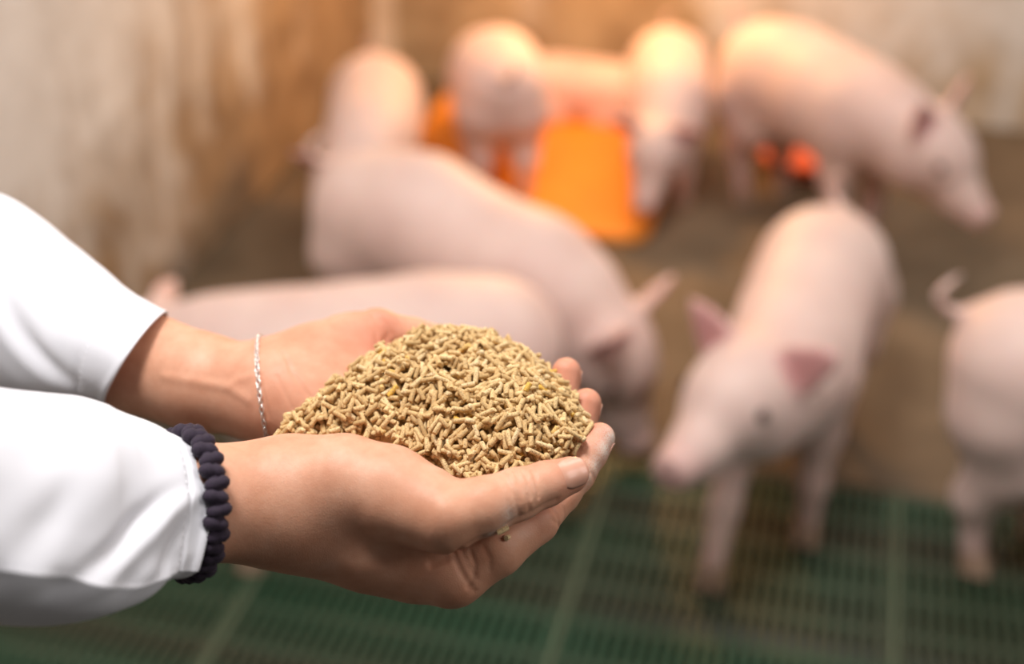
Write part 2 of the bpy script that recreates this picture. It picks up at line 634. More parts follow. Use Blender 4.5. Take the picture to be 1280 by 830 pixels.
# right hand (nearest the camera)
R_thumb = pts((490, 624, -54, 19), (556, 645, -63, 16.5), (604, 633, -62, 13.2), (646, 618, -57, 11.8), (682, 605, -52, 10.2), (712, 594, -47, 8.6))
R_index = pts((564, 713, -40, 16.5), (620, 685, -44, 13.2), (668, 650, -34, 11.0), (700, 616, -19, 9.6), (720, 592, -12, 9.2), (737, 566, -6, 8.6), (750, 547, -2, 7.4))
R_middle = pts((575, 690, -20, 16), (655, 648, -4, 11), (700, 590, 12, 9.6), (722, 540, 20, 8.8), (733, 504, 22, 7.6))
R_ring = pts((570, 672, 2, 15), (640, 630, 18, 10.6), (682, 565, 34, 9.4), (702, 505, 42, 8.6), (708, 465, 44, 7.6))
R_little = pts((555, 650, 22, 14), (610, 605, 40, 9), (640, 550, 52, 8), (650, 510, 58, 7), (652, 490, 60, 6.2))
R_palm = [
    pts((-60, 615, -140, 31), (120, 628, -90, 27), (240, 629, -57, 26), (310, 628, -42, 26), (370, 634, -36, 26)),
    pts((360, 632, -34, 24), (450, 662, -30, 21.5), (520, 697, -30, 18), (564, 713, -40, 16.5)),
    pts((360, 632, -30, 24), (460, 662, -20, 21), (575, 690, -20, 16)),
    pts((360, 632, -22, 24), (460, 655, -2, 19), (570, 672, 2, 15)),
    pts((360, 628, -14, 22), (450, 640, 14, 17), (555, 650, 22, 14)),
    pts((395, 644, -36, 21), (470, 676, -34, 20), (515, 690, -34, 17)),
    pts((372, 607, -40, 21), (430, 603, -47, 20.5), (485, 613, -52, 19), (530, 630, -58, 17)),
]
R_creases = [
    ([P(630, 590, -80), P(634, 615, -70), P(628, 650, -68)], 0.0, 1.0),
]


def ring_crease(a, b, centre, r, t0, t1, depth, width, n=9, up=None):
    """groove across a digit: an arc around the axis a->b at its point centre, from angle t0 to t1"""
    a, b, c = np.asarray(a), np.asarray(b), np.asarray(centre)
    ax = (b - a) / np.linalg.norm(b - a)
    to_cam = CAM - c
    n0 = to_cam - ax * (to_cam @ ax); n0 /= np.linalg.norm(n0)
    n1 = np.cross(ax, n0)
    if n1 @ V < 0:
        n1 = -n1
    return ([c + r * MM * (math.cos(t) * n0 + math.sin(t) * n1) for t in np.linspace(t0, t1, n)], depth, width)


def lerp(a, b, t):
    return np.asarray(a) * (1 - t) + np.asarray(b) * t


T = [q[0] for q in R_thumb]
I_ = [q[0] for q in R_index]
R_creases = [
    ring_crease(T[2], T[3], lerp(T[2], T[3], 0.72), 12.2, -0.9, 1.3, 0.9, 1.1),
    ring_crease(T[3], T[4], lerp(T[3], T[4], 0.02), 11.9, -0.8, 1.2, 0.9, 1.1),
    ring_crease(T[3], T[4], lerp(T[3], T[4], 0.22), 11.5, -0.6, 1.0, 0.5, 0.9),
    ring_crease(T[2], T[3], lerp(T[2], T[3], 0.45), 12.5, -0.7, 0.8, 0.4, 1.0),
    ring_crease(I_[2], I_[3], lerp(I_[2], I_[3], 0.15), 10.6, -1.5, 0.6, 0.7, 1.1),
    ring_crease(I_[2], I_[3], lerp(I_[2], I_[3], 0.45), 10.2, -1.4, 0.3, 0.4, 0.9),
    ring_crease(I_[4], I_[5], lerp(I_[4], I_[5], 0.10), 9.3, -1.4, 0.9, 0.6, 1.0),
    ring_crease(I_[0], I_[1], lerp(I_[0], I_[1], 0.35), 15.5, -0.9, 0.7, 0.9, 1.6),
    ring_crease(I_[0], I_[1], lerp(I_[0], I_[1], 0.52), 14.5, -0.6, 0.6, 0.5, 1.3),
]
def seen(arm, rows, depth, width):
    return (surf_line(arm, rows), depth, width)


R_ridges = [
    ([P(675, 662, -38), P(684, 656, -36)], 0.8, 6),
]
right_arm = Arm(R_palm, [R_thumb, R_index, R_middle, R_ring, R_little])
R_creases += [
    seen(right_arm, [(540, 704), (556, 697), (578, 686), (602, 673)], 3.6, 1.7),
    seen(right_arm, [(600, 673), (640, 652), (672, 637), (696, 625)], 1.2, 1.5),
    seen(right_arm, [(655, 590), (661, 604), (664, 622)], 1.0, 0.9),
    seen(right_arm, [(665, 587), (671, 604), (673, 622)], 1.0, 0.9),
    seen(right_arm, [(646, 598), (650, 612), (650, 626)], 0.5, 0.9),
    seen(right_arm, [(588, 690), (594, 706), (592, 722), (584, 734)], 0.9, 1.1),
    seen(right_arm, [(604, 684), (612, 698), (612, 712)], 0.45, 1.1),
    seen(right_arm, [(690, 650), (698, 656), (702, 664)], 0.6, 0.9),
]
R_ridges += [
    seen(right_arm, [(560, 640), (575, 645)], 1.2, 9),
    seen(right_arm, [(585, 742), (592, 738)], 1.0, 8),
]
right_arm.creases, right_arm.ridges = R_creases, R_ridges

# left hand (the far one)
L_thumb = pts((425, 446, 78, 20), (472, 413, 86, 11.6), (515, 421, 92, 10.6), (562, 434, 96, 10.4), (605, 441, 96, 9), (642, 444, 94, 7.2))
L_index = pts((505, 478, 76, 14), (575, 492, 84, 9.5), (625, 500, 80, 8.4), (655, 490, 76, 7.2))
L_middle = pts((512, 505, 58, 14), (590, 525, 62, 9.5), (640, 530, 58, 8.4), (670, 515, 54, 7.2))
L_ring = pts((505, 535, 42, 13.5), (580, 560, 42, 9), (630, 560, 36, 8), (660, 540, 34, 7))
L_little = pts((490, 560, 28, 12.5), (545, 590, 20, 8), (580, 600, 10, 7), (600, 590, 5, 6.2))
L_palm = [
    pts((-120, 350, 170, 34), (30, 405, 128, 31), (150, 445, 92, 29.5), (250, 478, 68, 25.5), (322, 490, 56, 24), (370, 494, 56, 24)),
    pts((360, 492, 56, 23), (440, 488, 70, 18), (505, 478, 76, 14)),
    pts((360, 494, 54, 23), (440, 500, 56, 17), (512, 505, 58, 14)),
    pts((360, 498, 50, 22), (440, 525, 42, 16), (505, 535, 42, 13.5)),
    pts((360, 502, 46, 20), (430, 545, 34, 16), (490, 560, 28, 12.5)),
    pts((352, 474, 60, 19), (395, 452, 68, 19.5), (440, 434, 80, 18.0), (470, 416, 86, 12)),
]


left_arm = Arm(L_palm, [L_thumb, L_index, L_middle, L_ring, L_little])
left_arm.creases = [
    (surf_line(left_arm, [(354, 440), (366, 468), (378, 484), (388, 496)]), 0.8, 1.0),
    (surf_line(left_arm, [(346, 470), (356, 492), (366, 512)]), 0.4, 1.0),
    (surf_line(left_arm, [(468, 395), (482, 404), (488, 416), (480, 428)]), 0.9, 1.6),
    (surf_line(left_arm, [(460, 402), (470, 414), (472, 430)]), 0.5, 1.6),
    (surf_line(left_arm, [(325, 470), (330, 500), (335, 520)]), 0.5, 1.2),
]
left_arm.ridges = [
    (surf_line(left_arm, [(205, 470), (250, 478), (285, 484), (310, 500)]), 0.7, 2.6),
    (surf_line(left_arm, [(285, 484), (300, 474), (315, 470)]), 0.5, 2.2),
]

HB = 0.9 * MM


def bounds(arm, pad=0.012):
    a = []
    for c in arm.palm + arm.digits:
        for q, r in c:
            a.append(np.asarray(q) - r); a.append(np.asarray(q) + r)
    a = np.array(a)
    return a.min(0) - pad, a.max(0) + pad


def arm_mesh(name, arm, lo_x):
    lo, hi = bounds(arm)
    lo[0] = max(lo[0], lo_x)
    # fine cells for what shows; the field is closed off inside the sleeve
    cut = lo[0] + 0.006

    def f(p):
        return np.maximum(arm(p), cut - p[:, 0])
    me, vs = nets_mesh(name, f, lo, hi, HB, 1)
    return me, vs


person = empty('person', (-0.62, 0.62, 0.0))
tag(person, 'person in a white coat holding out both cupped hands full of feed pellets', 'person')
MPI = Matrix.Translation((0.62, -0.62, 0.0))


def under_person(me):
    me.transform(MPI)
    return me


def near(vs, pts_, rad):
    d = None
    for q in pts_:
        x = np.linalg.norm(vs - np.asarray(q), axis=1)
        d = x if d is None else np.minimum(d, x)
    return np.exp(-(d / rad) ** 2)


for nm, arm, lox in (('right', right_arm, P(60, 620, -90)[0]), ('left', left_arm, P(20, 420, 120)[0])):
    me, vs = arm_mesh('arm', arm, lox)
    tips = [dg[-1][0] for dg in arm.digits]
    kn = [dg[2][0] for dg in arm.digits[1:]] + [dg[0][0] for dg in arm.digits[1:]]
    dust = 0.0
    bl = 0.55 * near(vs, tips, 0.014) + 0.30 * near(vs, kn, 0.013)
    if nm == 'right':
        dust = near(vs, [P(760, 562, -12), P(764, 548, -6), P(752, 582, -18), P(742, 598, -24)], 0.0055) + 0.9 * near(vs, [P(625, 652, -66), P(632, 640, -68), P(612, 660, -66)], 0.0042)
    else:
        bl = bl + 0.40 * near(vs, [P(480, 405, 76), P(470, 425, 66)], 0.014) + 0.22 * near(vs, [P(400, 450, 60), P(440, 430, 66), P(360, 500, 40)], 0.030)
        dust = 0.0 * bl
    set_attr(me, 'blush', bl)
    set_attr(me, 'dust', dust)
    arm_o = link('arm', under_person(me), M_SKIN, person)
    arm_o['label'] = 'near forearm and hand with thumb across the feed' if nm == 'right' else 'far forearm and hand with open palm'
    # nails: curved plates riding on the last joint of each digit that shows one
    nails = [(0, (0.30, 0.93), None, 'thumb')] if nm == 'right' else []
    jobs = []
    if nm == 'right':
        tcam = CAM - T[5]
        jobs = [(R_thumb, W * -0.92 + V * 0.30 + U * 0.25, 16.5, 7.4), (R_index, U * 0.85 - V * 0.35 + W * 0.35, 11.0, 5.6),
                (R_middle, U * 0.9 - V * 0.1 + W * 0.45, 11.0, 5.4), (R_ring, U * 0.9 + V * 0.05 + W * 0.5, 10.5, 5.2)]
    else:
        jobs = [(L_thumb, W * 0.9 + U * 0.2 + V * 0.35, 12.0, 6.0)]
    for dg, nrm, ln, hw in jobs:
        hang = 0.62 if dg is R_thumb else 0.80
        a, b = np.asarray(dg[-2][0]), np.asarray(dg[-1][0])
        rb = dg[-1][1]
        ax = (b - a) / np.linalg.norm(b - a)
        n = nrm - ax * (nrm @ ax); n /= np.linalg.norm(n)
        s = np.cross(ax, n)
        nu, nv = 12, 14
        R = rb * 1.0
        vv, ff = [], []
        for lay in (0, 1):
            for i in range(nv + 1):
                t = i / nv
                along = (-ln * hang + ln * t) * MM
                c = b + ax * along
                ra = dg[-2][1] + (rb - dg[-2][1]) * np.clip(1 + along / np.linalg.norm(b - a), 0, 1)
                # follow the round end of the finger past its centre
                over = max(along, 0) / rb
                lift = (ra + 0.55 * MM) * math.sqrt(max(1 - (over * 0.55) ** 2, 0)) - 0.8 * MM * max(0, 0.3 - t) / 0.3
                wid = hw * MM * math.sqrt(max(1 - (1 - min(t / 0.50, 1)) ** 2, 0.02)) * math.sqrt(max(1 - max((t - 0.72) / 0.30, 0) ** 2, 0.02))
                for j in range(nu + 1):
                    x = -1 + 2 * j / nu
                    ang = x * wid / (ra * 0.98)
                    r_ = lift - lay * 0.7 * MM
                    vv.append(c + r_ * (math.cos(ang) * n + math.sin(ang) * s))
        m = (nu + 1) * (nv + 1)
        for i in range(nv):
            for j in range(nu):
                q = i * (nu + 1) + j
                ff.append((q, q + 1, q + nu + 2, q + nu + 1))
                ff.append((m + q + nu + 1, m + q + nu + 2, m + q + 1, m + q))
        rim = [j for j in range(nu + 1)] + [i * (nu + 1) + nu for i in range(1, nv + 1)] + [nv * (nu + 1) + j for j in range(nu - 1, -1, -1)] + [i * (nu + 1) for i in range(nv - 1, 0, -1)]
        for k in range(len(rim)):
            k2 = (k + 1) % len(rim)
            ff.append((rim[k2], rim[k], m + rim[k], m + rim[k2]))
        nm_me = mesh_from('nail', vv, ff)
        bm = bmesh.new(); bm.from_mesh(nm_me); bmesh.ops.recalc_face_normals(bm, faces=bm.faces[:]); bm.to_mesh(nm_me); bm.free()
        link('nail', under_person(nm_me), M_NAIL, arm_o)


# ------------------------------------------------------------------ coat sleeves
def catmull_closed(ctrl, n):
    ctrl = np.asarray(ctrl, float)
    m = len(ctrl)
    out = []
    for k in range(n):
        t = k / n * m
        i = int(t); f = t - i
        p0, p1, p2, p3 = (ctrl[(i + d) % m] for d in (-1, 0, 1, 2))
        out.append(0.5 * ((2 * p1) + (-p0 + p2) * f + (2 * p0 - 5 * p1 + 4 * p2 - p3) * f * f + (-p0 + 3 * p1 - 3 * p2 + p3) * f ** 3))
    return np.array(out)


def interp_rows(rows, n):
    rows = np.asarray(rows, float)
    t = np.linspace(0, len(rows) - 1, n)
    out = []
    for x in t:
        i = min(int(x), len(rows) - 2); f = x - i
        p0 = rows[max(i - 1, 0)]; p1 = rows[i]; p2 = rows[i + 1]; p3 = rows[min(i + 2, len(rows) - 1)]
        out.append(0.5 * ((2 * p1) + (-p0 + p2) * f + (2 * p0 - 5 * p1 + 4 * p2 - p3) * f * f + (-p0 + 3 * p1 - 3 * p2 + p3) * f ** 3))
    return np.array(out)


def sleeve(rows, section, folds, lean, n_len=190, n_ang=168, thick=1.0, hem_mm=17):
    """rows, cuff first: px, py_top, py_bottom, w, depth_radius_mm.  lean(s_section) gives an along-axis cuff slant"""
    rr = interp_rows(rows, n_len)
    fixed = None if callable(section) else catmull_closed(section, n_ang)
    C, A, Bv, Nd = [], [], [], []
    for x, yt, yb, w, dr in rr:
        C.append((P(x, yt, w) + P(x, yb, w)) / 2)
        A.append(np.linalg.norm(P(x, yt, w) - P(x, yb, w)) / 2)
    C = np.array(C)
    tang = np.gradient(C, axis=0)
    tang /= np.linalg.norm(tang, axis=1)[:, None]
    L = np.concatenate([[0], np.cumsum(np.linalg.norm(np.diff(C, axis=0), axis=1))])
    outer = np.zeros((n_len, n_ang, 3))
    nor = np.zeros((n_len, n_ang, 3))
    for i in range(n_len):
        t = tang[i]
        sec = fixed if fixed is not None else catmull_closed(section(L[i] / MM), n_ang)
        up = V - t * (V @ t); up /= np.linalg.norm(up)
        nr = np.cross(t, up)
        if nr @ W > 0:
            nr = -nr
        for j in range(n_ang):
            a, b = sec[j]
            fade = math.exp(-L[i] / 0.035)
            dirv = nr * a * rr[i, 4] * MM + up * b * A[i]
            q = C[i] + dirv + t * (-lean(a, b)) * MM * fade
            un = dirv / np.linalg.norm(dirv)
            q = q + un * folds(L[i] / MM, j / n_ang, a, b) * MM
            outer[i, j] = q
            nor[i, j] = un
    inner = outer - nor * thick * MM
    vs = np.concatenate([outer.reshape(-1, 3), inner.reshape(-1, 3)])
    m = n_len * n_ang
    fs = []
    for i in range(n_len - 1):
        for j in range(n_ang):
            j2 = (j + 1) % n_ang
            fs.append((i * n_ang + j, i * n_ang + j2, (i + 1) * n_ang + j2, (i + 1) * n_ang + j))
            fs.append((m + (i + 1) * n_ang + j, m + (i + 1) * n_ang + j2, m + i * n_ang + j2, m + i * n_ang + j))
    for j in range(n_ang):
        j2 = (j + 1) % n_ang
        fs.append((j2, j, m + j, m + j2))
    me = mesh_from('coat_sleeve', vs, fs)
    uv = me.uv_layers.new(name='UVMap')
    li = np.zeros(len(me.loops), np.int32)
    me.loops.foreach_get('vertex_index', li)
    k = li % m
    uu = np.stack([L[k // n_ang] / 0.1, (k % n_ang) / n_ang * 3.0], 1)
    uv.data.foreach_set('uv', uu.astype(np.float32).ravel())
    bm = bmesh.new(); bm.from_mesh(me); bmesh.ops.recalc_face_normals(bm, faces=bm.faces[:]); bm.to_mesh(me); bm.free()
    hem_i = int(np.argmin(np.abs(L - hem_mm * MM)))
    return me, outer, nor, hem_i


def g(x, c, w):
    return math.exp(-((x - c) / w) ** 2)


# near sleeve: near side bulges, a hard fold runs along its lower edge, the underside falls away behind it
near_rows = [(220, 556, 718, -61, 31), (192, 542, 724, -68, 33), (160, 524, 738, -77, 36), (122, 507, 762, -88, 39), (86, 497, 775, -98, 42), (45, 490, 779, -110, 44),
             (0, 487, 776, -122, 46), (-60, 480, 772, -138, 48), (-130, 470, 765, -155, 50), (-220, 455, 755, -178, 52), (-380, 440, 750, -215, 55), (-560, 430, 745, -260, 58)]
def near_sec(l_mm):
    rb = -0.80 + 0.29 * min(max((l_mm - 4) / 75, 0), 1)
    un = -0.35 * (1 + rb)
    return [(0.0, 1.0), (0.50, 0.80), (0.84, 0.36), (1.0, 0.5 * rb + 0.12), (1.06, rb + 0.07), (1.02, rb - 0.03), (0.72, rb - 0.10 + un), (0.12, -0.99), (-0.35, -0.95), (-0.85, -0.45), (-1.0, 0.1), (-0.65, 0.76)]


def near_folds(s, t, a, b):
    f = 0.8 * g(s, 1.0, 2.2) - 0.8 * g(s, 15, 1.6)
    if a > 0:
        # diagonal pulls running up from the lower fold towards the cuff
        f -= 3.6 * g(s - 62 + 62 * (b + 0.35), 0, 8) * g(b, -0.20, 0.36)
        f += 2.4 * g(s - 48 + 62 * (b + 0.35), 0, 9) * g(b, -0.15, 0.40)
        f -= 2.6 * g(s - 28 + 30 * (b + 0.45), 0, 6) * g(b, -0.45, 0.24)
        f -= 2.6 * g(s - 100 + 40 * (b + 0.3), 0, 12) * g(b, -0.1, 0.5)
        f += 1.4 * math.sin(0.10 * s + 3.0 * b) * min(1, s / 30) * g(b, 0.3, 0.5)
        f += 0.9 * math.sin(0.21 * s) * g(b, -0.55, 0.12) * min(1, s / 15)
    f += 0.8 * math.sin(0.05 * s + 9 * t)
    return f


def near_lean(a, b):
    return 2.0 * a + 4.0 * b


me, outer, nor, hem = sleeve(near_rows, near_sec, near_folds, near_lean)
sl1 = link('coat_sleeve', under_person(me), M_COAT, person)
sl1['label'] = 'near white coat sleeve with a loose fold along its lower edge'

far_rows = [(171, 382, 514, 81, 33), (148, 367, 514, 88, 34), (110, 344, 520, 100, 36), (75, 316, 522, 110, 37), (40, 286, 520, 120, 40),
            (0, 256, 515, 132, 43), (-60, 226, 505, 150, 46), (-140, 196, 490, 172, 50), (-220, 170, 470, 195, 52), (-400, 110, 430, 235, 55), (-600, 50, 390, 285, 58)]
far_sec = [(0.0, 1.0), (0.68, 0.74), (1.0, 0.1), (0.78, -0.66), (0.0, -1.0), (-0.78, -0.66), (-1.0, 0.0), (-0.68, 0.74)]


def far_folds(s, t, a, b):
    f = 0.7 * g(s, 1.0, 2.2) - 0.5 * g(s, 18, 2.0)
    if a > -0.3:
        f -= 2.8 * g(s - 46 - 60 * (b + 0.1), 0, 11) * g(b, -0.05, 0.45)
        f += 1.6 * g(s - 62 - 60 * (b + 0.1), 0, 10) * g(b, 0.0, 0.5)
        f -= 2.0 * g(s - 92 - 40 * b, 0, 10)
    f += 1.2 * math.sin(0.07 * s + 5 * t) * min(1, s / 25)
    return f


def far_lean(a, b):
    return 0.0


far_sec_me = sleeve(far_rows, far_sec, far_folds, lambda a, b: 14 * b + 21 * max(a, 0) - 22 * max(-a, 0))
me, outer2, nor2, hem2 = far_sec_me
sl2 = link('coat_sleeve', under_person(me), M_COAT, person)
sl2['label'] = 'far white coat sleeve with a stitched hem'


def stitches(outer, nor, i, parent, dash=2):
    bm = bmesh.new()
    n = outer.shape[1]
    ang = [k for k in range(n)]
    for k in range(0, n, 3):
        a = outer[i, k] + nor[i, k] * 0.02 * MM
        b = outer[i, (k + 2) % n] + nor[i, (k + 2) % n] * 0.02 * MM
        c = (a + b) / 2
        d = Vector(b - a)
        mt = Matrix.Translation(c) @ d.to_track_quat('X', 'Z').to_matrix().to_4x4() @ Matrix.Diagonal((d.length * 0.40, 0.00026, 0.00026, 1))
        bmesh.ops.create_icosphere(bm, subdivisions=1, radius=1.0, matrix=mt)
    me = bpy.data.meshes.new('hem_stitching'); bm.to_mesh(me); bm.free()
    link('hem_stitching', under_person(me), M_THREAD, parent)


stitches(outer, nor, hem, sl1)
stitches(outer2, nor2, hem2, sl2)


# ------------------------------------------------------------------ bracelets
def ring_on_arm(arm, centre, axis, n, gap):
    """points of a loop lying on the arm's surface in the plane through centre"""
    axis = np.asarray(axis) / np.linalg.norm(axis)
    e0 = V - axis * (V @ axis); e0 /= np.linalg.norm(e0)
    e1 = np.cross(axis, e0)
    out = []
    for k in range(n):
        t = 2 * math.pi * k / n
        d = math.cos(t) * e0 + math.sin(t) * e1
        r = 0.045
        for _ in range(40):
            s = float(arm((centre + d * r)[None].astype(np.float32))[0])
            r -= (s - gap) * 0.7
        out.append(centre + d * r)
    return np.array(out), axis


NK = 36
bc = P(234, 629, -58)
bax = U + 0.72 * W
loop, bax = ring_on_arm(right_arm, bc, bax, NK, 4.0 * MM)
cen = loop.mean(0)
brace = empty('braided_bracelet', loop[np.argmin(loop[:, 2])])
tag(brace, 'dark purple braided cord bracelet around the near wrist at the cuff', 'bracelet')
bl0 = Vector(brace.location)


def knot_mesh():
    bm = bmesh.new()
    bmesh.ops.create_uvsphere(bm, u_segments=12, v_segments=8, radius=1.0)
    for v in bm.verts:
        x, y, z = v.co
        gro = 1 - 0.22 * math.exp(-(x / 0.22) ** 2)
        v.co = Vector((x * 6.2 * MM, y * 3.9 * MM * gro, z * 4.3 * MM * gro))
    me = bpy.data.meshes.new('cord_knot'); bm.to_mesh(me); bm.free()
    me.materials.append(M_CORD)
    return me


km = knot_mesh()
for k in range(NK):
    p = loop[k]; tg = loop[(k + 1) % NK] - loop[k - 1]; tg /= np.linalg.norm(tg)
    rad = p - cen; rad -= tg * (rad @ tg); rad /= np.linalg.norm(rad)
    side = np.cross(tg, rad)
    side = math.cos(0.22) * side + math.sin(0.22 if k % 2 else -0.22) * tg
    tg2 = np.cross(rad, side)
    o = link('cord_knot', km, None, brace)
    m = Matrix((side, tg2, rad)).transposed().to_4x4()
    m.translation = Vector(p) - bl0 + Vector(side) * (0.0007 * (-1) ** k)
    o.matrix_local = m
bm = bmesh.new()
prev = None
rings = []
for k in range(NK):
    p = loop[k]; rad = (p - cen) / np.linalg.norm(p - cen)
    rings.append([bm.verts.new(Vector(p) - bl0 + Vector(bax * math.cos(t) * 3.4 * MM + rad * math.sin(t) * 2.2 * MM)) for t in np.linspace(0, 2 * math.pi, 9)[:-1]])
for k in range(NK):
    a, b = rings[k], rings[(k + 1) % NK]
    for j in range(8):
        bm.faces.new((a[j], a[(j + 1) % 8], b[(j + 1) % 8], b[j]))
me = bpy.data.meshes.new('core_cord'); bm.to_mesh(me); bm.free()
link('core_cord', me, M_CORD, brace)

# silver chain: oval links, each a torus, turned alternately
NL = 60
cc = P(334, 491, 56)
cax = U + 0.14 * V + 0.06 * W
loop2, cax = ring_on_arm(left_arm, cc, cax, NL, 0.9 * MM)
chain_o = empty('chain_bracelet', loop2[np.argmin(loop2[:, 2])])
tag(chain_o, 'thin silver chain bracelet around the far bare wrist', 'bracelet')
cl0 = Vector(chain_o.location)
cen2 = loop2.mean(0)


def link_mesh():
    bm = bmesh.new()
    N, Mn = 14, 7
    rows_ = []
    for i in range(N):
        t = 2 * math.pi * i / N
        cx, cy = 1.75 * math.cos(t), 1.05 * math.sin(t)
        nx, ny = math.cos(t), math.sin(t)
        rows_.append([bm.verts.new(((cx + nx * 0.38 * math.cos(q)) * MM, (cy + ny * 0.38 * math.cos(q)) * MM, 0.38 * math.sin(q) * MM)) for q in np.linspace(0, 2 * math.pi, Mn + 1)[:-1]])
    for i in range(N):
        a, b = rows_[i], rows_[(i + 1) % N]
        for j in range(Mn):
            bm.faces.new((a[j], a[(j + 1) % Mn], b[(j + 1) % Mn], b[j]))
    me = bpy.data.meshes.new('chain_link'); bm.to_mesh(me); bm.free()
    me.materials.append(M_SILVER)
    return me


lm = link_mesh()
for k in range(NL):
    p = loop2[k]; tg = loop2[(k + 1) % NL] - loop2[k - 1]; tg /= np.linalg.norm(tg)
    rad = p - cen2; rad -= tg * (rad @ tg); rad /= np.linalg.norm(rad)
    side = np.cross(rad, tg)
    an = 0.45 if k % 2 else -1.05
    s2 = math.cos(an) * side + math.sin(an) * rad
    n2 = np.cross(tg, s2)
    o = link('chain_link', lm, None, chain_o)
    m = Matrix((tg, s2, n2)).transposed().to_4x4()
    m.translation = Vector(p) - cl0
    o.matrix_local = m

# ------------------------------------------------------------------ the heap of feed
HC = P(545, 522, 16)
# outline of the heap on a level plane through HC, and its dome
outline_px = [(334, 548), (372, 551), (420, 556), (470, 562), (530, 584), (600, 612), (650, 604), (700, 590), (735, 570), (745, 547), (730, 514), (706, 486), (678, 463), (636, 438), (560, 428), (500, 436), (455, 458), (420, 486), (376, 515)]
OUT = np.array([G(x, y, HC[2])[:2] for x, y in outline_px])


def inside(p, poly):
    x, y = p[:, 0], p[:, 1]
    c = np.zeros(len(p), bool)
    j = len(poly) - 1
    for i in range(len(poly)):
        xi, yi = poly[i]; xj, yj = poly[j]
        c ^= ((yi > y) != (yj > y)) & (x < (xj - xi) * (y - yi) / (yj - yi + 1e-12) + xi)
        j = i
    return c


def edge_dist(p, poly):
    d = np.full(len(p), 9.0)
    for i in range(len(poly)):
        a, b = poly[i], poly[(i + 1) % len(poly)]
        ab = b - a
        t = np.clip(((p - a) @ ab) / (ab @ ab), 0, 1)
        d = np.minimum(d, np.linalg.norm(p - a - t[:, None] * ab, axis=1))
    return d


GS = 0.0005
lo2, hi2 = OUT.min(0) - 0.006, OUT.max(0) + 0.006
gx = np.arange(lo2[0], hi2[0], GS); gy = np.arange(lo2[1], hi2[1], GS)
XX, YY = np.meshgrid(gx, gy, indexing='ij')
flat = np.stack([XX.ravel(), YY.ravel()], 1)
ins = inside(flat, OUT)
ed = np.where(ins, edge_dist(flat, OUT), 0)
HD, DD = 0.031, 0.050
cx_ = np.clip(ed / DD, 0, 1)
dome = HD * np.power(np.maximum(1 - (1 - cx_) ** 2, 0), 0.75)
dome = dome + (flat[:, 0] - HC[0]) * 0.02
TGT = np.where(ins, HC[2] + dome - 0.004, -1).reshape(XX.shape)
HM = np.where(TGT > 0, TGT - 0.0060, -1)

# core under the loose pellets so nothing shows through
core_v, core_f = [], []
st = 4
ix = np.arange(0, XX.shape[0], st); iy = np.arange(0, XX.shape[1], st)
idm = -np.ones((len(ix), len(iy)), int)
for a, i in enumerate(ix):
    for b, j in enumerate(iy):
        if TGT[i, j] > 0:
            idm[a, b] = len(core_v)
            core_v.append((XX[i, j], YY[i, j], HM[i, j] + 0.001))
for a in range(len(ix) - 1):
    for b in range(len(iy) - 1):
        q = (idm[a, b], idm[a + 1, b], idm[a + 1, b + 1], idm[a, b + 1])
        if min(q) >= 0:
            core_f.append(q)


def pellet_mesh(r, ln, seed):
    rng = random.Random(seed)
    bm = bmesh.new()
    n = 8
    rows_ = []
    tilt0, tilt1 = rng.uniform(-.35, .35), rng.uniform(-.35, .35)
    bend = rng.uniform(-.05, .05)
    for k, (t, s) in enumerate(((-0.5, 0.93), (-0.47, 1.0), (0, 1.02), (0.47, 1.0), (0.5, 0.94))):
        row = []
        for j in range(n):
            q = 2 * math.pi * j / n
            rr_ = r * s * rng.uniform(0.93, 1.07)
            x = t * ln
            if k < 2: x += tilt0 * r * math.cos(q)
            if k > 2: x += tilt1 * r * math.cos(q + 1)
            row.append(bm.verts.new((x, rr_ * math.cos(q) + bend * ln * (0.25 - t * t), rr_ * math.sin(q))))
        rows_.append(row)
    for a, b in zip(rows_, rows_[1:]):
        for j in range(n):
            bm.faces.new((a[j], a[(j + 1) % n], b[(j + 1) % n], b[j]))
    bm.faces.new(rows_[0][::-1]); bm.faces.new(rows_[-1])
    bmesh.ops.recalc_face_normals(bm, faces=bm.faces[:])
    me = bpy.data.meshes.new('feed_pellet'); bm.to_mesh(me); bm.free()
    me.polygons.foreach_set('use_smooth', [True] * (len(me.polygons) - 2) + [False] * 2)
    me.materials.append(M_PELLET)
    return me


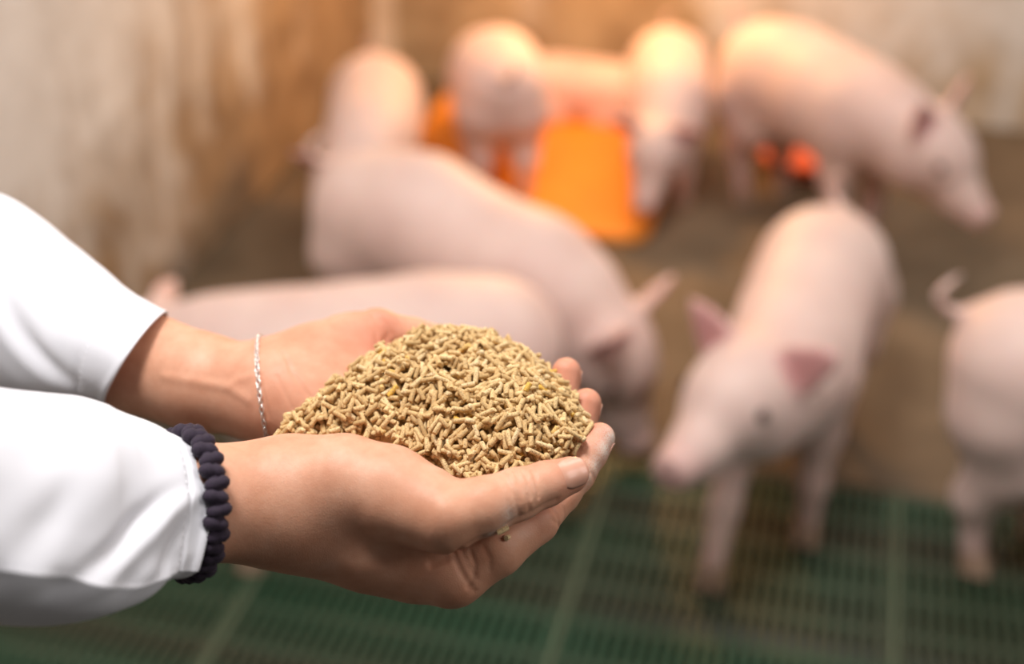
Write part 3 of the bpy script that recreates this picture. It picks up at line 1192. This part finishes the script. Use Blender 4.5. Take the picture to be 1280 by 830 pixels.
LENS = [3.4, 4.4, 5.3, 6.0, 6.7, 7.5, 8.5, 9.8]
PM = [pellet_mesh(1.24 * MM, l * MM, 50 + i) for i, l in enumerate(LENS)]
PV = [np.array([v.co[:] for v in m.vertices]) for m in PM]
PF = [[tuple(p.vertices) for p in m.polygons] for m in PM]
rng = np.random.RandomState(5)
valid = np.argwhere(TGT > 0)
placed = []
RP = 1.24 * MM
for n_ in range(3600):
    cand = valid[rng.randint(0, len(valid), 14)]
    deficit = TGT[cand[:, 0], cand[:, 1]] - HM[cand[:, 0], cand[:, 1]]
    b = int(np.argmax(deficit))
    if deficit[b] < -0.0006:
        continue
    i, j = cand[b]
    li = int(rng.choice(8, p=[.10, .15, .17, .17, .15, .12, .09, .05]))
    ln = LENS[li] * MM
    yaw = rng.uniform(0, math.pi)
    c, s = math.cos(yaw), math.sin(yaw)
    tt = np.linspace(-0.5, 0.5, 9) * ln
    xs = XX[i, j] + tt * c; ys = YY[i, j] + tt * s
    ii = np.clip(((xs - gx[0]) / GS).round().astype(int), 0, XX.shape[0] - 1)
    jj = np.clip(((ys - gy[0]) / GS).round().astype(int), 0, XX.shape[1] - 1)
    hs = HM[ii, jj]
    if (hs < 0).any():
        continue
    m0, m1 = hs[:4].max(), hs[5:].max()
    slope = np.clip((m1 - m0) / (0.55 * ln), -0.8, 0.8)
    if rng.rand() < 0.03:
        slope = rng.uniform(-0.9, 0.9)
    zc = (hs - slope * tt).max() + RP * 0.72
    zc = (hs - slope * tt).mean() * 0.35 + ((hs - slope * tt).max()) * 0.65 + RP * 0.75
    placed.append((np.array([XX[i, j], YY[i, j], zc]), yaw, math.atan(slope), li, rng.uniform(0, 6.28)))
    top = zc + slope * tt + RP * 0.85
    for d in np.linspace(-RP, RP, 5):
        i2 = np.clip(((xs - s * d - gx[0]) / GS).round().astype(int), 0, XX.shape[0] - 1)
        j2 = np.clip(((ys + c * d - gy[0]) / GS).round().astype(int), 0, XX.shape[1] - 1)
        tp = top - RP * 0.5 * (abs(d) / RP) ** 2
        ok = HM[i2, j2] > 0
        HM[i2[ok], j2[ok]] = np.maximum(HM[i2[ok], j2[ok]], tp[ok])


def pmatrix(pl):
    c, yaw, pit, li, roll = pl
    m = Matrix.Rotation(yaw, 4, 'Z') @ Matrix.Rotation(-pit, 4, 'Y') @ Matrix.Rotation(roll, 4, 'X')
    m.translation = Vector(c)
    return m


cpos = np.array([p[0] for p in placed], np.float32)
dr_, dl_ = right_arm(cpos), left_arm(cpos)
keep = [k for k in range(len(placed)) if dr_[k] > 0.9 * MM and dl_[k] > 0.9 * MM]
placed = [placed[k] for k in keep]
# exposure: how far a pellet stands out of the final height map
expo = []
for pl in placed:
    c, yaw, pit, li, roll = pl
    ln = LENS[li] * MM
    tt = np.linspace(-0.45, 0.45, 7) * ln
    # seen from the camera: march a few millimetres towards it and test against the height map
    vis = 0
    dcam = CAM - c; dcam /= np.linalg.norm(dcam)
    for t in tt:
        q = c + t * np.array([math.cos(yaw) * math.cos(pit), math.sin(yaw) * math.cos(pit), math.sin(pit)]) + np.array([0, 0, RP * 0.6])
        free = True
        for st_ in (0.0012, 0.0025, 0.004, 0.006):
            w_ = q + dcam * st_
            a_ = int(round((w_[0] - gx[0]) / GS)); b_ = int(round((w_[1] - gy[0]) / GS))
            if 0 <= a_ < HM.shape[0] and 0 <= b_ < HM.shape[1] and HM[a_, b_] > w_[2]:
                free = False
                break
        vis += free
    expo.append(vis / 7 * LENS[li])
order = np.argsort(-np.array(expo))
single = set(order[:296].tolist())
heap_v, heap_f = list(core_v), list(core_f)
for k, pl in enumerate(placed):
    m = pmatrix(pl)
    if k in single:
        o = bpy.data.objects.new('feed_pellet', PM[pl[3]])
        COL.objects.link(o)
        o.matrix_world = m
        tag(o, 'tan cylindrical feed pellet lying uncovered on top of the heap in the hands', 'pellet', 'feed pellets on top of the heap')
    else:
        R3 = np.array(m.to_3x3()); t3 = np.array(m.translation)
        v0 = len(heap_v)
        heap_v.extend((PV[pl[3]] @ R3.T + t3).tolist())
        heap_f.extend([tuple(v0 + q for q in f) for f in PF[pl[3]]])
me = mesh_from('feed_heap', heap_v, heap_f)
heap = link('feed_heap', me, M_PELLET, None, True)
tag(heap, 'heap of tan feed pellets filling the two cupped hands', 'animal feed', kind='stuff')
print('pellets', len(placed), 'tri', len(heap_f))

# stray pellets caught under the thumb
for (x, y, w, yaw, pit, li), lab in (((628, 663, -66, 0.5, 0.2, 2), 'stray feed pellet caught in the cleft below the near thumb, upper one'),
                                      ((634, 672, -66, 1.2, -0.5, 0), 'short stray pellet stub caught below the near thumb, lowest one')):
    q = surf_line(right_arm, [(x, y)])[0]
    dcam = CAM - q; dcam /= np.linalg.norm(dcam)
    o = bpy.data.objects.new('feed_pellet', PM[li]); COL.objects.link(o)
    o.matrix_world = pmatrix((q + dcam * 0.0009, yaw, pit, li, 0.3))
    tag(o, lab, 'pellet', 'stray feed pellets')


# ------------------------------------------------------------------ piglets
def rotz(v, a):
    c, s = math.cos(a), math.sin(a)
    return np.array([v[0] * c - v[1] * s, v[0] * s + v[1] * c, v[2]])


def roty(v, a):   # positive pitches the nose down
    c, s = math.cos(a), math.sin(a)
    return np.array([v[0] * c + v[2] * s, v[1], -v[0] * s + v[2] * c])


def piglet(label, x, y, heading, scale=1.0, bend=0.0, head_yaw=0.0, head_pitch=0.25, neck_drop=0.0,
           swing=(0, 0, 0, 0), lying=False, ear=(0.5, 0.9), tail=True, cell=0.0085, fat=1.0, shoulder_drop=0.0, skeleton=False):
    """swing: fore-left, fore-right, hind-left, hind-right foot offsets along the body (m at scale 1)"""
    hb, sb = -bend / 2, bend / 2
    A = lambda v: rotz(np.array(v, float), hb)
    drop = 0.168 if lying else 0.0

    def Fs(v):
        v = np.array(v, float); v[2] -= shoulder_drop
        return rotz(v, sb)
    up = np.array([0, 0, (0.0 if lying else 0.024) - drop])
    hip, loin, mid, sho = A((-.190, 0, .283)) + up, A((-.09, 0, .288)) + up, Fs((.02, 0, .280)) + up, Fs((.125, 0, .280)) + up
    nb_ = Fs((.180, 0, .298)) + up              # neck pivot

    def Hd(v):
        q = rotz(roty(np.array(v, float), head_pitch), head_yaw)
        return nb_ + rotz(q + np.array([0, 0, -neck_drop]), sb)
    skull = Hd((.115, 0, .012)); brow = Hd((.150, 0, .000)); muz = Hd((.205, 0, -.030)); nose = Hd((.252, 0, -.042)); nose2 = Hd((.264, 0, -.043)); jaw = Hd((.128, 0, -.045)); jaw2 = Hd((.215, 0, -.056))
    cheekL, cheekR = Hd((.105, .032, -.034)), Hd((.105, -.032, -.034))
    f_ = fat
    torso = [[(hip, .076 * f_), (loin, .086 * f_), (mid, .090 * f_), (sho, .084 * f_), (Hd((.02, 0, -.012)), .074), (Hd((.07, 0, -.010)), .061), (skull, .053)],
             [(A((-.180, .034, .270)) + up, .070 * f_), (A((-.190, .040, .22)) + up, .058)], [(A((-.180, -.034, .270)) + up, .070 * f_), (A((-.190, -.040, .22)) + up, .058)],
             [(A((-.09, 0, .258)) + up, .088 * f_), (Fs((.08, 0, .252)) + up, .084 * f_)]]
    head = [[(skull, .053), (brow, .045), (muz, .034), (nose, .0265)], [(jaw, .035), (jaw2, .020)], [(cheekL, .035), (brow, .038)], [(cheekR, .035), (brow, .038)]]
    legs, feet = [], []
    for k, (sgn, front) in enumerate(((1, 1), (-1, 1), (1, 0), (-1, 0))):
        d = swing[k]
        if lying:
            if front:
                L = [Fs((.13, sgn * .055, .24)) + up, Fs((.08, sgn * .085, .205)) + up, Fs((.17, sgn * .10, .195)) + up, Fs((.25, sgn * .085, .191)) + up]
            else:
                L = [A((-.17, sgn * .055, .25)) + up, A((-.07, sgn * .10, .21)) + up, A((-.18, sgn * .112, .196)) + up, A((-.09, sgn * .122, .191)) + up]
            R = (.046, .030, .020, .0165)
        elif front:
            L = [Fs((.125, sgn * .046, .235)) + up, Fs((.120 + d * .25, sgn * .054, .178 + shoulder_drop * .6)), Fs((.130 + d * .65, sgn * .055, .096 + shoulder_drop)), Fs((.125 + d, sgn * .055, .030 + shoulder_drop))]
            R = (.052, .033, .021, .0175)
        else:
            L = [A((-.170, sgn * .046, .240)), A((-.140 + d * .3, sgn * .055, .188)), A((-.203 + d * .7, sgn * .055, .118)), A((-.192 + d, sgn * .055, .030))]
            R = (.066, .047, .0225, .0175)
        legs.append(list(zip(L, R)))
        if not lying and not front:
            legs.append([(A((-.195, sgn * .048, .235)), .060), (A((-.188 + d * .4, sgn * .055, .170)), .034), (L[2], .0225)])
        t = (L[3] - L[2]); t /= np.linalg.norm(t)
        feet.append((L[3], t, sb if front else hb))
    ears = []
    for sgn in (1, -1):
        base = Hd((.088, sgn * .038, .042))
        out, upz = ear
        dirv = Hd((.088 + .10 * (1 - upz) * .5 - .03, sgn * (.038 + .10 * out), .042 + .10 * upz)) - base
        dirv /= np.linalg.norm(dirv)
        fw = Hd((1, 0, 0)) - Hd((0, 0, 0))
        nrm = fw - dirv * (fw @ dirv); nrm /= np.linalg.norm(nrm)
        sd = np.cross(nrm, dirv)
        ears.append((base + dirv * .043, np.array([dirv, sd, nrm]), (.057, .034, .0085), base + dirv * .043 + nrm * .009))
    tl = []
    if tail:
        for k in range(12):
            t = k / 11
            tl.append((A((-.262 - .03 * t + .018 * math.sin(7 * t), .020 * math.sin(6.5 * t), .315 + .055 * t + .012 * math.cos(7 * t))) + up, (.0105 - .006 * t)))
    if skeleton:
        return dict(rump=A((-.255, 0, .31)) + up, top=A((-.13, 0, .375)) + up, midtop=Fs((.02, 0, .372)) + up, withers=Fs((.11, 0, .362)) + up, skull=skull, brow=Hd((.14, 0, .045)), nose=nose2, foreL=feet[0][0], foreR=feet[1][0],
                    hindL=feet[2][0], hindR=feet[3][0], earL=ears[0][0], earR=ears[1][0])

    def f(p):
        d = None
        for c in torso:
            q = chain(p, c, .05)
            d = q if d is None else smin(d, q, .07)
        for lg in legs:
            d = smin(d, chain(p, lg, .018), .035)
        hd = None
        for c in head:
            q = chain(p, c, .03)
            hd = q if hd is None else smin(hd, q, .03)
        d = smin(d, hd, .05)
        for c, ax, r, hol in ears:
            q = ((p - c) @ ax.T.astype(np.float32)).astype(np.float32)
            q[:, 1] /= np.clip(1 - .55 * q[:, 0] / r[0], .35, 1.5)
            q[:, 2] -= .10 * (q[:, 1] / r[1]) ** 2 * r[1]
            e = ellipsoid(q, (0, 0, 0), np.eye(3), r)
            d = smin(d, e, .012)
        if tl:
            d = smin(d, chain(p, tl, .006), .012)
        q = cone(p, nose, nose2, .028, .028)
        d = smin(d, np.maximum(q, ((p - nose2) @ ((nose2 - nose) / np.linalg.norm(nose2 - nose))).astype(np.float32) - .012), .008)
        return d
    allp = [q for c in torso + head + legs for q, _ in c] + [e[0] for e in ears] + [nose2] + [q for q, _ in tl]
    allp = np.array(allp)
    lo, hi = allp.min(0) - .15, allp.max(0) + .15
    lo[2] = max(lo[2], -.02)
    me, vs = nets_mesh('body', f, lo, hi, cell, 1)
    earb = sum(np.exp(-(np.linalg.norm((vs - h_) @ ax.T / np.array([.058, .038, .016]), axis=1)) ** 4) for c, ax, r, h_ in ears)
    nos = np.exp(-(np.linalg.norm(vs - nose2, axis=1) / .034) ** 2)
    ft = sum(np.exp(-(np.linalg.norm(vs - q, axis=1) / .05) ** 2) for q, _, _ in feet)
    set_attr(me, 'blush', 0.85 * earb + 0.62 * nos + 0.25 * ft)
    nost = [Hd((.276, s_ * .0105, -.043)) for s_ in (1, -1)]
    set_attr(me, 'dark', sum(np.exp(-(np.linalg.norm(vs - q, axis=1) / .007) ** 2) for q in nost) + 0.8 * np.exp(-(np.linalg.norm(vs - Hd((.250, 0, -.070)), axis=1) / .012) ** 2))
    me.transform(Matrix.Scale(scale, 4))
    root = empty('piglet', (x, y, 0.0), heading)
    tag(root, label, 'piglet', 'piglets in the pen')
    body = link('body', me, M_PIG, root)
    for s_ in (1, -1):
        q = Hd((.158, s_ * .040, .014))
        # slide the eye onto the skin
        c0 = Hd((.158, 0, .004)); dv = (q - c0) / np.linalg.norm(q - c0)
        r_ = .02
        for _ in range(30):
            r_ -= float(f((c0 + dv * r_)[None].astype(np.float32))[0]) * .8
        bm = bmesh.new()
        bmesh.ops.create_uvsphere(bm, u_segments=12, v_segments=8, radius=.0095 * scale, matrix=Matrix.Translation(Vector((c0 + dv * (r_ - .003)) * scale)))
        m_ = bpy.data.meshes.new('eye'); bm.to_mesh(m_); bm.free()
        link('eye', m_, M_EYE, root)
    for q, t, yawb in feet:
        bm = bmesh.new()
        for s_ in (1, -1):
            # one claw: a blunt wedge, longer in front
            row0, row1 = [], []
            for k in range(8):
                an = 2 * math.pi * k / 8
                fx, fy = math.cos(an), math.sin(an)
                lx = .017 * fx + (.008 if fx > 0 else 0)
                row0.append(bm.verts.new((lx + .004, s_ * .0105 + .0100 * fy, -.030)))
                row1.append(bm.verts.new((lx * .72 - .002, s_ * .0095 + .0092 * fy, .004)))
            for k in range(8):
                bm.faces.new((row0[k], row0[(k + 1) % 8], row1[(k + 1) % 8], row1[k]))
            bm.faces.new(row0[::-1]); bm.faces.new(row1)
        bmesh.ops.transform(bm, matrix=Matrix.Translation(Vector((q[0], q[1], max(q[2], .0302)) if not lying else (q[0], q[1], q[2] + .012)) * scale) @ Matrix.Rotation(yawb, 4, 'Z') @ Matrix.Scale(scale, 4), verts=bm.verts[:])
        m_ = bpy.data.meshes.new('hoof'); bm.to_mesh(m_); bm.free()
        link('hoof', m_, M_HOOF, root, False)
    return root


D2R = math.radians


def place(px, py):
    q = G(px, py)
    return q[0], q[1]


piglet('piglet walking head-on towards the camera, right of the hands', 0.420, 1.775, D2R(250), 0.96, bend=0.0, head_yaw=-0.35, head_pitch=-0.08, neck_drop=0.022, swing=(.02, .165, .02, -.03), ear=(.85, .62), fat=.86)
piglet('piglet in the middle of the pen stooping with its head down, behind the feed', -0.070, 1.985, D2R(-35), 1.01, bend=0.0, head_yaw=0.10, head_pitch=0.90, neck_drop=0.022, shoulder_drop=0.032, swing=(.02, -.02, 0, .03), ear=(.8, .65))
piglet('piglet broadside just behind the hands, its head partly behind the far sleeve', -0.203, 1.620, D2R(187), 0.99, bend=-0.22, head_yaw=-0.15, head_pitch=0.25, swing=(.03, 0, 0, 0), ear=(1.0, .12), tail=False)
piglet('piglet seen from behind, standing at the left end of the orange mat', -0.040, 2.93, D2R(97), 0.86, head_pitch=0.95, neck_drop=.09, shoulder_drop=0.06, swing=(0, 0, .007, 0))
piglet('piglet lying on the orange mat against the back wall', 0.17, 3.255, D2R(-14), 0.70, lying=True, head_pitch=0.15, tail=False)
piglet('piglet facing the camera with its back lit orange, right end of the mat', 0.330, 2.855, D2R(264), 0.78, head_yaw=-0.25, head_pitch=0.55, neck_drop=0.04, swing=(0, .02, 0, 0), ear=(.95, .35))
piglet('piglet in the far left corner with its head turned to the left wall', -0.268, 2.63, D2R(271), 0.82, bend=-0.12, head_yaw=-0.45, head_pitch=0.62, neck_drop=.02, ear=(.95, .3))
piglet('piglet at the right rear facing right, red-orange plastic between its legs', 0.605, 2.655, D2R(-61), 0.97, bend=0.15, head_yaw=0.25, head_pitch=0.42, neck_drop=.012, swing=(0, 0, .02, .03), ear=(.65, .85))
piglet('piglet cut by the right edge of the photo with its curled tail up', 0.845, 1.525, D2R(-25), 1.02, head_pitch=0.4, swing=(0, 0, .06, -.005))

# ------------------------------------------------------------------ mat and tray
mc = np.array(to_room(G(660, 220)))
bm = bmesh.new()
rim = []
for cx0, cy0, a0 in ((0.57, 0.05, -90), (0.57, 0.73, 0), (0.05, 0.73, 90), (0.05, 0.05, 180)):
    for k in range(7):
        t = D2R(a0 + 15 * k)
        rim.append((cx0 + 0.05 * math.cos(t), cy0 + 0.05 * math.sin(t)))
lays = []
for dz, inset in ((0, 0), (0.013, 0), (0.019, 0.005), (0.019, 0.020), (0.013, 0.028)):
    lays.append([bm.verts.new((0.31 + (x - 0.31) * (1 - inset / 0.31), 0.39 + (y - 0.39) * (1 - inset / 0.39), dz)) for x, y in rim])
for l0, l1 in zip(lays, lays[1:]):
    for k in range(len(rim)):
        k2 = (k + 1) % len(rim)
        bm.faces.new((l0[k], l0[k2], l1[k2], l1[k]))
bm.faces.new(lays[0][::-1]); bm.faces.new(lays[-1])
mat_me = bpy.data.meshes.new('floor_mat'); bm.to_mesh(mat_me); bm.free()
r1 = to_room(G(806, 311))
mat_o = link('floor_mat', mat_me, M_ORANGE, None, False)
mat_o.location = room(r1[0] - 0.62, r1[1], 0.006)
mat_o.rotation_euler = (0, 0, -YAW)
tag(mat_o, 'orange plastic mat on the floor under the rear piglets', 'mat')

bm = bmesh.new()
prof = [(0.0, 0.008), (0.060, 0.008), (0.075, 0.012), (0.108, 0.036), (0.116, 0.037), (0.114, 0.031), (0.095, 0.0), (0.0, 0.0)]
NS = 32
rows_ = [[bm.verts.new((r * math.cos(2 * math.pi * k / NS), r * math.sin(2 * math.pi * k / NS), z)) for k in range(NS)] for r, z in prof[1:-1]]
for a, b in zip(rows_, rows_[1:]):
    for k in range(NS):
        bm.faces.new((a[k], a[(k + 1) % NS], b[(k + 1) % NS], b[k]))
bm.faces.new(rows_[0]); bm.faces.new(rows_[-1])
bmesh.ops.recalc_face_normals(bm, faces=bm.faces[:])
me = bpy.data.meshes.new('feed_bowl'); bm.to_mesh(me); bm.free()
bowl = link('feed_bowl', me, M_RED)
q = G(1008, 208)
bowl.location = (q[0], q[1], 0.005)
tag(bowl, 'red-orange plastic piece on the floor under the right rear piglet', 'bowl')
